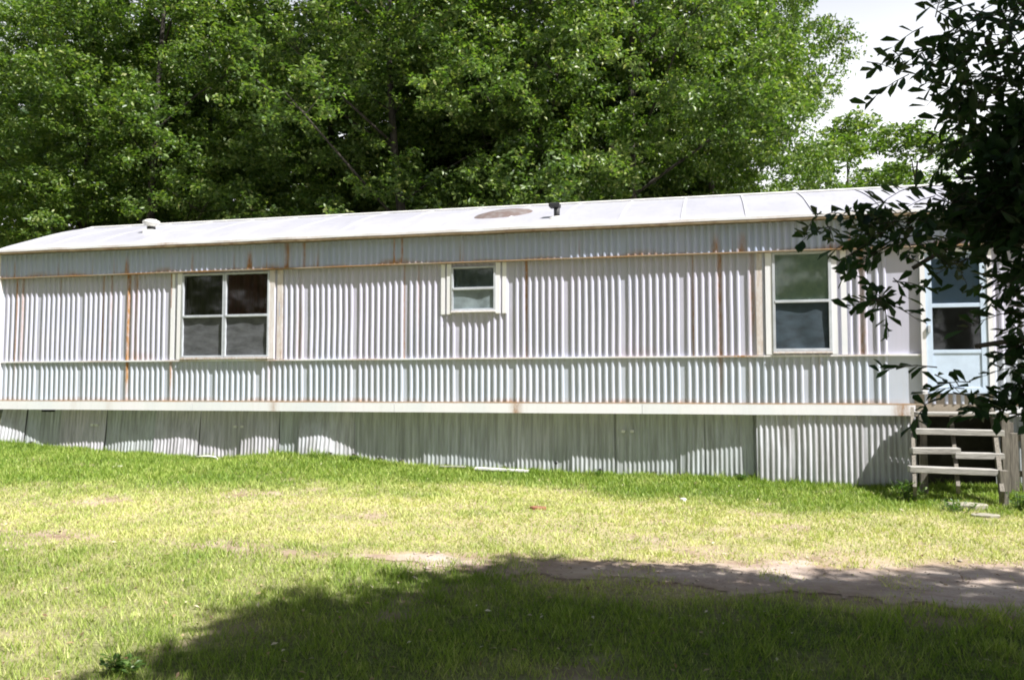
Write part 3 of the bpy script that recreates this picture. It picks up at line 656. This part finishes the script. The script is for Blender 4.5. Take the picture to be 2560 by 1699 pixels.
def make_tree(seed, Ht, zc0, R, ncl, per=20, trunk_r=.17, Lr=(.09, .155), lm=M_leaf, hole=0):
    """trunk + limbs reaching to leaf clumps; returns (trunk mesh, crown mesh)"""
    r = np.random.default_rng(seed); b = MB(); rr = random.Random(seed)
    top = np.array([rr.uniform(-.5, .5), rr.uniform(-.5, .5), Ht * .9])
    tp = [np.array([0, 0, -.3])] + [np.array([top[0] * t + .18 * math.sin(5 * t + seed), top[1] * t + .18 * math.cos(4 * t + seed), Ht * .9 * t]) for t in np.linspace(.08, 1, 9)]
    b.tube(tp, [trunk_r * 1.35] + [trunk_r * (1 - .85 * t) for t in np.linspace(.08, 1, 9)], 8)
    cs = []; rs = []
    for i in range(ncl):
        h = r.random() ** .85; z = zc0 + (Ht - zc0) * h
        env = R * (math.sin(math.pi * min(1, .20 + .80 * h)) ** .65) ; a = r.random() * 2 * math.pi + i * 2.4
        rad = env * (.35 + .65 * r.random() ** .5)
        cs.append((rad * math.cos(a) + top[0] * h, rad * math.sin(a) + top[1] * h, z)); rs.append(r.uniform(.6, 1.5) * (1.1 - .3 * h))
    for i in range(22 if lm is M_leaf and per > 40 else 0):      # lower skirt of boughs hiding the stem
        a = i * 2.4; z = 4.2 + 5.5 * r.random(); q = r.uniform(1.0, 2.6); cs.append((q * math.cos(a), q * math.sin(a), z)); rs.append(r.uniform(.7, 1.1))
    for ii, (c, q) in enumerate(zip(cs, rs)):
        if ii % 6 > 0: continue
        c = np.array(c); h0 = max(.25, (c[2] - .28 * math.hypot(c[0], c[1]) - .9) / (Ht * .9)); h0 = min(.92, h0)
        k = h0 * 9; i0 = min(8, int(k)); p0 = tp[i0] + (tp[min(9, i0 + 1)] - tp[i0]) * (k - int(k))
        mid = (p0 + c) / 2 + np.array([r.normal() * .12, r.normal() * .12, -.15 + r.normal() * .12])
        t0 = .010 + .008 * np.linalg.norm(c - p0)
        b.tube([p0, mid, c - [0, 0, .1]], [t0, t0 * .65, .008], 5, False)
        for _ in range(3):
            e = c + unit(1, r)[0] * q * .8 * np.array([1, 1, .4]); b.tube([mid * .3 + c * .7, e], [.011, .004], 3, False)
    tm = bpy.data.meshes.new('trunk'); tm.from_pydata(b.v, [], b.f); tm.materials.append(M_bark); tm.polygons.foreach_set('use_smooth', [True] * len(tm.polygons)); tm.update()
    P, F_, tint = clump_leaves(cs, rs, per, r, Lr)
    return tm, np_mesh('crown', P, F_, lm, {'tint': tint})
protos = [make_tree(11, 14.5, 3.4, 3.9, 84, 46), make_tree(23, 14.0, 3.8, 4.0, 86, 46), make_tree(31, 15.0, 3.4, 3.7, 84, 46), make_tree(47, 13.4, 3.2, 3.9, 82, 46)]
def place_tree(name, k, loc, rz, sc, label, group):
    z = float(H(loc[0], loc[1])); t = thing(name, label, 'tree', (loc[0], loc[1], z), group); t.rotation_euler.z = rz; t.scale = (sc[0], sc[0], sc[1])
    for nm, me in zip(('trunk', 'crown'), protos[k]):
        c = bpy.data.objects.new(nm, me); link(c); c.parent = t
    return t
G = 'broadleaf trees growing behind the mobile home'
spots = [(3, (-6.2, 9.3), .4, (1.05, .92), 'leafy tree in the upper left corner whose low boughs dip behind the left roof end'),
         (0, (-2.6, 7.6), 2.1, (1.0, .95), 'bright leafy tree rising behind the left roof corner left of the white roof vent'),
         (2, (1.2, 9.8), 1.1, (1.05, 1.0), 'darker set back tree standing behind the white mushroom roof vent'),
         (1, (4.6, 7.4), 3.0, (1.0, .97), 'sunlit leafy tree behind the roof above the double window'),
         (0, (7.2, 8.3), 5.2, (1.0, 1.0), 'leafy tree behind the brown roof patch with bare limbs above the roof'),
         (3, (9.9, 7.6), .9, (.9, 1.08), 'full leafy tree behind the roof to the right of the black vent pipe'),
         (2, (11.6, 9.6), 4.0, (.74, .98), 'rightmost full tree of the row with its crown edge against the white sky'),
         (1, (-9.8, 12.5), 1.9, (1.1, 1.05), 'tree half hidden behind the boughs in the upper left corner')]
for k, p, rz, sc, lb in spots: place_tree('broadleaf_tree', k, p, rz, sc, lb, G)
for k, p, rz, sc, lb in [(1, (-3.9, 12.0), 4.4, (1.05, 1.0), 'second row tree filling the dark gap over the white roof vent'), (3, (2.9, 11.6), .3, (1.0, 1.1), 'second row tree filling the gap above the left half of the roof'),
                         (0, (6.6, 12.0), 1.7, (1.0, 1.05), 'second row tree high above the small window'), (2, (10.0, 11.8), 2.9, (1.0, 1.0), 'second row tree high above the black vent pipe'), (1, (11.9, 12.8), 5.0, (.68, .98), 'second row tree at the right end of the tree mass')]:
    place_tree('broadleaf_tree', k, p, rz, sc, lb, G)
GBL = [a_ + ' unseen tree added to block sky light, ' + b_ for a_, b_ in zip(('first', 'second', 'third', 'fourth', 'fifth', 'sixth', 'seventh', 'eighth', 'ninth', 'last'), ['counted from its left end'] * 10)]
GB = 'unseen trees added behind the camera to block sky light'
for i, (x, y) in enumerate([(-13, -3), (-13, -10), (-10, -17), (-5, -20), (0, -20), (4.5, -19.5), (9, -19), (13.5, -18.5), (18.5, -18.5), (24, -18)]):  # added out of view to cut sky fill on wall and lawn
    place_tree('broadleaf_tree', i % 4, (x, y), i * 1.7, (1.15, 1.0), GBL[i], GB)
# second row, looser
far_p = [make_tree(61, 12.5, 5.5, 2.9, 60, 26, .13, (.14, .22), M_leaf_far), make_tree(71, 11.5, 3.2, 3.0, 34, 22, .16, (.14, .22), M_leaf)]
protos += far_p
for i, (x, y, s, lb) in enumerate([(-5.0, 17, 1.1, 'slim back row tree glimpsed between the two leftmost crowns'), (-.5, 15.5, 1.05, 'slim back row tree in the dark gap left of the double window'), (3.6, 14.5, 1.1, 'slim back row tree in the dark gap over the double window'),
                                   (6.3, 13.6, 1.0, 'slim back row trunk and crown seen above the small window'), (8.6, 15.5, 1.1, 'slim back row tree seen through the sky gaps above the black vent pipe'), (10.4, 14.5, .9, 'slim back row tree behind the right hand crown')]):
    place_tree('slender_tree', 4, (x, y), i * 1.3, (s, s * .95), lb, 'slim trees in the back row')
place_tree('sparse_tree', 5, (17.2, 24.5), .8, (1.15, 1.03), 'sparse pale tree far behind the right roof end with sky showing through', None)
place_tree('sparse_tree', 5, (15.3, 17.5), 2.2, (1.05, .80), 'low loose tree just right of the tree mass, close behind the roof line', None)
place_tree('sparse_tree', 5, (18.6, 21.5), 5.1, (1.25, .92), 'loose pale tree between the tree mass and the dark oak leaves at right', None)
place_tree('sparse_tree', 5, (19.6, 31), 3.8, (1.25, 1.0), 'thin farthest tree half behind the dark oak leaves at right', None)
# wooded edge far behind
r = np.random.default_rng(5); cs = []; rs = []; b = MB()
for i in range(620):
    x = r.uniform(-34, 12.0); y = r.uniform(19, 27); cs.append((x, y, 4.2 + 13.5 * r.random() ** .9 )); rs.append(r.uniform(.8, 1.5))
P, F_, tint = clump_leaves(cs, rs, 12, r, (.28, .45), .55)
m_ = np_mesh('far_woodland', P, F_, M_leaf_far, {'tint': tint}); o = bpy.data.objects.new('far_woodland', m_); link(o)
props(o, 'dark mass of far foliage seen through gaps between the trees', 'woodland', kind='stuff')
rt = random.Random(9)
TRK = ['leftmost thin bare trunk in the thicket above the roof left of the rusty patch', 'second thin trunk from the left in the thicket left of the rusty patch', 'third thin trunk from the left in the thicket left of the rusty patch',
       'thin trunk in the thicket just left above the rusty roof patch', 'thin trunk in the thicket straight above the rusty roof patch', 'thin trunk in the thicket just right above the rusty roof patch', 'thin trunk midway between the rusty roof patch and the vent pipe',
       'thin trunk in the thicket just left above the black vent pipe', 'thin trunk in the thicket right above the black vent pipe', 'second thin trunk from the right in the thicket beyond the vent pipe', 'rightmost thin trunk in the thicket beyond the black vent pipe']
for i in range(11):
    x = 5.4 + i * .55 + rt.uniform(-.2, .2); y = rt.uniform(10.5, 17); z0 = float(H(x, y)); hh = rt.uniform(8, 11); lx = rt.uniform(-.7, .7); b = MB()
    b.tube([(x, y, z0 - .2), (x + lx * .3, y, z0 + hh * .4), (x + lx, y + .2, z0 + hh)], [.11, .08, .03], 7)
    for _ in range(4):
        t = rt.uniform(.35, .9); e = rt.choice((-1, 1)) * rt.uniform(.5, 1.3); b.tube([(x + lx * t, y, z0 + hh * t), (x + lx * t + e, y + .2, z0 + hh * t + rt.uniform(.1, .8))], [.03, .008], 4, False)
    o = b.build('bare_trunk', M_bark, origin=(x, y, z0), smooth=True)
    props(o, TRK[i], 'tree trunk', 'thin bare trunks in the thicket behind the roof')

# ---------------------------------------------------------------- foreground oak
OK = thing('water_oak', 'large dark shaded oak whose leafy limbs hang down the right edge', 'tree', (17.0, -9.4, float(H(17, -9.4))))
r = np.random.default_rng(77); b = MB()
tp = [Vector((17, -9.4, -.4)), Vector((17, -9.35, .8)), Vector((16.95, -9.3, 2.4)), Vector((16.8, -9.3, 4.2)), Vector((16.7, -9.5, 6.4)), Vector((16.7, -9.6, 8.4))]
b.tube(tp, [.42, .32, .28, .24, .16, .06], 12)
cs = []; rs = []
while len(cs) < 300:
    q = unit(1, r)[0] * (r.random() ** .38) * np.array([5.0, 4.7, 2.1]); c = np.array([17.3, -10.6, 6.9]) + q; rd = r.uniform(.55, .95)
    gx_, gy_ = c[0] - .72 * c[2], c[1] + .28 * c[2]          # crown culled so that its ground shadow fits a set outline
    if gx_ - rd < np.interp(gy_, [-10, -8, -7.4, -6.6, -5.7, -5], [8.85, 8.4, 8.15, 8.05, 8.2, 9.3]) + r.uniform(-.25, .3): continue
    if gy_ + rd > np.interp(gx_, [8, 9, 12, 14, 18], [-5.55, -5.2, -4.85, -4.35, -3.9]) + r.uniform(-.25, .3): continue
    cs.append(c); rs.append(rd)
for c in cs:
    p0 = Vector(tp[3]) if c[2] < 7 else Vector(tp[4]); m_ = (p0 + Vector(c)) / 2 + Vector((0, 0, .25)); b.tube([p0, m_, Vector(c)], [.06, .035, .008], 5, False)
limbs = [[(16.9, -9.3, 3.0), (16.0, -8.0, 3.7), (14.37, -7.44, 3.07), (13.53, -6.6, 2.52), (12.77, -6.18, 2.06)], [(16.9, -9.3, 3.6), (15.46, -8.22, 4.34), (14.2, -7.19, 3.99), (13.78, -6.68, 3.82)], [(16.95, -9.3, 2.4), (16.1, -8.1, 2.6), (14.91, -7.3, 2.13), (13.78, -6.93, 1.68), (13.02, -6.51, 1.56)], [(14.91, -7.3, 2.13), (14.12, -7.1, 1.47), (13.61, -6.68, 1.18)], [(14.37, -7.44, 3.07), (13.78, -6.68, 2.23), (13.44, -6.35, 1.64)], [(15.46, -8.22, 4.34), (14.37, -7.61, 3.49), (13.7, -6.85, 2.98)]]
for l in limbs: b.tube(l, [.055 * (1 - i / len(l)) ** 1.5 + .009 for i in range(len(l))], 7)
mesh('trunk', b.v, b.f, M_bark, OK, True)
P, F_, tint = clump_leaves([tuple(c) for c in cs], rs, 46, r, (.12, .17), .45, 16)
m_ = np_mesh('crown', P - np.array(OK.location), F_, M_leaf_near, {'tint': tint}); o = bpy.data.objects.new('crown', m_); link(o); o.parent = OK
HANG = []
HANG += [(12.85,-7.04,3.27,0.23,8),(12.97,-7.19,3.15,0.26,14),(13.23,-6.78,3.36,0.34,29),(12.75,-6.9,3.23,0.17,2),(12.55,-7.03,3.14,0.11,1),(12.41,-7.07,3.08,0.08,1),(12.76,-7.15,2.98,0.19,7),(12.64,-7.01,2.98,0.13,1),(12.97,-6.93,3.0,0.26,14),(13.21,-6.7,3.02,0.34,37),(12.88,-6.87,2.86,0.15,5),(13.02,-6.92,2.74,0.21,17),(13.16,-6.98,2.67,0.25,46),(12.88,-7.13,2.55,0.12,4),(13.08,-6.91,2.51,0.19,17),(13.19,-6.97,2.44,0.25,73),(12.76,-6.72,2.44,0.13,2),(12.87,-6.87,2.35,0.19,10),(12.98,-7.02,2.3,0.24,35),(13.13,-7.07,2.24,0.25,131),(12.16,-7.04,2.24,0.1,2),(12.26,-7.19,2.21,0.17,4),(12.41,-7.07,2.19,0.2,9),(12.52,-7.21,2.19,0.22,10),(12.7,-6.99,2.16,0.24,9),(13.44,-6.9,2.04,0.22,33),(12.34,-7.25,2.03,0.1,2),(13.4,-7.09,1.82,0.22,18),(12.31,-7.26,1.78,0.1,3),(12.4,-7.33,1.79,0.13,5),(12.52,-6.95,1.86,0.12,2),(13.32,-6.94,1.67,0.22,9),(13.28,-6.95,1.53,0.2,9),(13.4,-6.92,1.46,0.22,16),(13.32,-7.02,1.29,0.22,18),(12.61,-7.1,1.22,0.08,2),(12.81,-6.97,1.22,0.13,2),(13.31,-6.84,2.25,0.25,64),(13.75,-7.03,2.0,0.22,20),(13.32,-6.95,1.52,0.22,13),(13.88,-6.46,2.48,0.35,59),(13.72,-6.27,2.09,0.22,20),(13.93,-6.41,1.79,0.22,13),(13.54,-6.58,1.74,0.22,13),(13.59,-6.3,3.77,0.35,32),(13.97,-6.21,1.87,0.22,13),(13.88,-6.69,1.33,0.22,13),(13.99,-6.14,2.63,0.35,40),(13.71,-6.97,3.27,0.35,32),(13.52,-6.74,1.22,0.25,20),(13.68,-6.62,2.9,0.35,32),(13.52,-6.59,2.79,0.35,40),(13.89,-6.41,1.37,0.22,13),(14.31,-6.01,1.51,0.22,13),(13.87,-6.25,3.39,0.35,32),(14.14,-6.46,1.37,0.22,13),(13.89,-6.27,3.25,0.35,32),(13.45,-7.1,2.79,0.35,32),(13.64,-6.98,2.52,0.35,40),(13.75,-6.27,1.73,0.22,13),(13.23,-7.17,2.03,0.22,43),(13.26,-6.92,1.9,0.12,3),(13.27,-6.92,1.76,0.12,3),(13.23,-6.92,1.61,0.13,3),(13.18,-6.94,1.47,0.13,3),(13.23,-6.92,1.3,0.15,4),(13.09,-6.96,1.24,0.12,2),(12.84,-7.02,1.34,0.09,2),(12.66,-7.16,1.4,0.08,2),(12.96,-6.99,2.01,0.14,4),(12.82,-7.02,2.05,0.13,2),(12.52,-7.09,2.05,0.12,4),(12.38,-7.13,2.07,0.1,2),(13.21,-6.83,1.94,0.16,9),(13.2,-6.93,1.76,0.16,9),(13.23,-6.82,1.58,0.16,9),(13.18,-6.94,1.39,0.18,10),(13.16,-6.84,1.24,0.14,7)]
tw = MB(); LC = []; LD = []; LN = []; LL = []
rr = random.Random(12)
for (cx_, cy_, cz_, rad, n) in HANG:
    for k in range(n):
        q = unit(1, r)[0] * (r.random() ** .5) * rad * .8 * np.array([1, 1, .85]); base = np.array([cx_, cy_, cz_]) + q
        a = r.uniform(0, 2 * math.pi); d = np.array([math.cos(a) - .15, math.sin(a) + .1, r.uniform(-.5, .35)]); d /= np.linalg.norm(d)
        ln = r.uniform(.13, .28); pts = [base + d * ln * t + np.array([0, 0, -.10 * ln * t * t * 3]) for t in (0, .35, .7, 1)]
        tw.tube(pts, [.004, .003, .0022, .0015], 3, False); m = int(ln * 38)
        for j in range(m):
            t = .12 + .88 * j / (m - 1); p = base + d * ln * t + np.array([0, 0, -.3 * ln * t * t])
            s_ = unit(1, r)[0]; s_ -= d * s_.dot(d); s_ /= np.linalg.norm(s_); dd = s_ * .8 + d * (.5 + .5 * t) + np.array([0, 0, -.1])
            LC.append(p); LD.append(dd); LN.append(unit(1, r)[0] * .6 + np.array([0, 0, .8])); LL.append(r.uniform(.07, .115))
if LC:
    LL = np.array(LL); P, F_, k = leaf_arrays(np.array(LC), np.array(LD), np.array(LN), LL, LL * r.uniform(.32, .45, len(LL)), six=True)
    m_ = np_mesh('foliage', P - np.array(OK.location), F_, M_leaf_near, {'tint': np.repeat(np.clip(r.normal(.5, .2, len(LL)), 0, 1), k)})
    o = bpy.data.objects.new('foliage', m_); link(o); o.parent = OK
    mesh('twigs', tw.v, tw.f, M_bark, OK)

# ---------------------------------------------------------------- grass
r = np.random.default_rng(3)
def blades(n, x0, x1, y0, y1, p_ay=1.0):
    x = r.uniform(x0, x1, n); y = y0 + (y1 - y0) * r.random(n) ** p_ay; return x, y
xs, ys = [], []
for a in ((210000, 0, 17, -4.6, .05), (210000, 4.5, 16.5, -9, -4.6), (16000, 0, 15.5, -.14, .06)):
    X_, Y_ = blades(*a); xs.append(X_); ys.append(Y_)
X_ = np.concatenate(xs); Y_ = np.concatenate(ys)
# keep only the ground in or near the view
rx, ry = X_ - 11.58, Y_ + 11.84; fw = -.232 * rx + .973 * ry; rt_ = .973 * rx + .232 * ry
soil = soil_f(X_, Y_); dm_ = drive_mask(X_, Y_); dry = dry_shade_f(X_, Y_)
tuft = fbm(X_, Y_, .16, 2, 20)
dens = np.where(dm_ > 0, np.where(fbm(X_, Y_, .5, 3, 31) > .66, .5, .015 + .6 * sstep(.28, 0, dm_) * (fbm(X_, Y_, .2, 2, 33) > .5)), 1 - .7 * soil) * (.45 + .75 * tuft)
keep = (fw > 2.8) & (np.abs(rt_) < fw * .66 + .8) & (r.random(len(X_)) < dens)
X_, Y_, dry, tuft = X_[keep], Y_[keep], dry[keep], tuft[keep]; n = len(X_)
fwk = -.232 * (X_ - 11.58) + .973 * (Y_ + 11.84)
lush = sstep(.75, .2, dry); hgt = r.uniform(.016, .038, n) * (.7 + .7 * tuft) * (1 + .55 * lush) * np.where(Y_ > -.16, 1.5, 1)
wd = r.uniform(.0035, .0065, n) * np.clip(fwk / 7.5, .55, 1.5)
big = (r.random(n) < .03) | (fbm(X_, Y_, .22, 2, 50) > .74); hgt[big] *= 1.7
Z_ = H(X_, Y_) - .004; a = r.uniform(0, 2 * np.pi, n); le = r.uniform(.2, .9, n) * hgt
cx_, sx_ = np.cos(a), np.sin(a); b2 = r.uniform(0, 2 * np.pi, n)
P = np.stack([np.stack([X_ - cx_ * wd, Y_ - sx_ * wd, Z_], 1), np.stack([X_ + cx_ * wd, Y_ + sx_ * wd, Z_], 1), np.stack([X_ + np.cos(b2) * le, Y_ + np.sin(b2) * le, Z_ + hgt], 1)], 1).reshape(-1, 3)
F_ = np.arange(n * 3).reshape(n, 3)
dv = np.clip(dry + r.normal(0, .16, n), 0, 1); tn = np.clip(r.normal(.45, .22, n) + (vn(X_, Y_, .9, 41) - .5) * .3, 0, 1)
m_ = np_mesh('grass', P, F_, M_blade, {'dry': np.repeat(dv, 3), 'tint': np.repeat(tn, 3)})
o = bpy.data.objects.new('grass', m_); link(o); props(o, 'short mown lawn grass, green by the skirting and straw dry further out', 'grass', kind='stuff')
n = 2600; X_ = r.uniform(3, 15.5, n); Y_ = -9 + 8.6 * r.random(n) ** 1.3
C_ = np.stack([X_, Y_, H(X_, Y_) + r.uniform(.008, .03, n)], 1); D_ = unit(n, r); D_[:, 2] *= .25; ln = r.uniform(.02, .055, n)
P, F_, k = leaf_arrays(C_, D_, unit(n, r) * .4 + [0, 0, 1], ln, ln * .45)
M_lit = leaf_mat('fallen_leaves', [(.2, (.12, .07, .035)), (.55, (.32, .22, .12)), (.85, (.58, .54, .42))], .1, .6)
m_ = np_mesh('leaf_litter', P, F_, M_lit, {'tint': np.repeat(r.random(n), k)}); o = bpy.data.objects.new('leaf_litter', m_); link(o)
props(o, 'scattered dry fallen leaves and chips on the lawn', 'leaf litter', kind='stuff')
n = 1100; X_ = r.uniform(9, 16.5, n); Y_ = r.uniform(-6.3, -3.6, n); kk = drive_mask(X_, Y_) > -.05; X_, Y_ = X_[kk], Y_[kk]; n = len(X_)
sz = r.uniform(.004, .012, n) * (1 + (r.random(n) < .04) * 1.2); O = np.array([(1, 0, 0), (0, 1, 0), (-1, 0, 0), (0, -1, 0), (0, 0, .7), (0, 0, -.5)])
P = (np.stack([X_, Y_, H(X_, Y_) + .007], 1)[:, None, :] + O[None] * sz[:, None, None] * r.uniform(.7, 1.3, (n, 6, 1))).reshape(-1, 3)
F_ = (np.array([(0, 1, 4), (1, 2, 4), (2, 3, 4), (3, 0, 4), (1, 0, 5), (2, 1, 5), (3, 2, 5), (0, 3, 5)])[None] + (np.arange(n) * 6)[:, None, None]).reshape(-1, 3)
m_ = np_mesh('gravel', P, F_, M_grit); o = bpy.data.objects.new('gravel', m_); link(o); props(o, 'loose grit and small stones on the dirt driveway', 'gravel', kind='stuff')
# weeds: clumps of upright leaves
def weed(c, n, h, spread, label, sd, group=None, m=M_weed):
    q = np.random.default_rng(sd); z = float(H(c[0], c[1])); st = MB(); C = []; D = []; LLn = []
    for k in range(n):
        a = q.uniform(0, 6.28); e = np.array([c[0] + math.cos(a) * spread * q.random(), c[1] + math.sin(a) * spread * .6 * q.random(), z + h * q.uniform(.5, 1)]); p0 = np.array([c[0] + (e[0] - c[0]) * .4, c[1] + (e[1] - c[1]) * .4, z - .01])
        st.tube([p0, (p0 + e) / 2 + [0, 0, .02], e], [.003, .0025, .0015], 3, False)
        for j in range(9):
            t = .2 + .8 * j / 8; C.append(p0 + (e - p0) * t); dd = unit(1, q)[0]; dd[2] = abs(dd[2]) * .5; D.append(dd); LLn.append(q.uniform(.03, .065))
    LLn = np.array(LLn); P, F_, k = leaf_arrays(np.array(C), np.array(D), unit(len(C), q) * .5 + [0, 0, .8], LLn, LLn * .4)
    t = thing('weed', label, 'weed', (c[0], c[1], z), group); mesh('stem', st.v, st.f, M_stem, t)
    m_ = np_mesh('leaves', P - np.array([c[0], c[1], z]), F_, m, {'tint': np.repeat(q.random(len(C)), k)}); o = bpy.data.objects.new('leaves', m_); link(o); o.parent = t
weed((13.72, -1.15), 26, .26, .20, 'bushy green weed at the left foot of the wooden steps', 1)
weed((14.1, -1.75), 16, .14, .3, 'low weed patch in front of the broken concrete slab', 2)
weed((14.75, -1.5), 20, .20, .22, 'weed clump at the right foot of the wooden steps', 3)
weed((15.25, -.75), 24, .28, .3, 'tall weed clump before the grey board fence', 4)
weed((15.9, -.8), 24, .30, .3, 'weed clump farther right along the board fence', 9)
weed((11.9, -.1), 10, .10, .08, 'small weed at the skirting foot below the left side of the tall window', 5)
weed((10.0, -.08), 9, .09, .07, 'small weed at the skirting foot right of the pale plank', 6)
weed((6.4, -.1), 9, .10, .08, 'small weed at the skirting foot on the grassy rise', 7)
weed((8.55, -7.9), 14, .10, .13, 'grass like weed tuft on the bare patch in the bottom left corner', 8)
weed((9.95, -8.1), 12, .08, .12, 'green weed tuft at the bottom edge left of centre', 10)
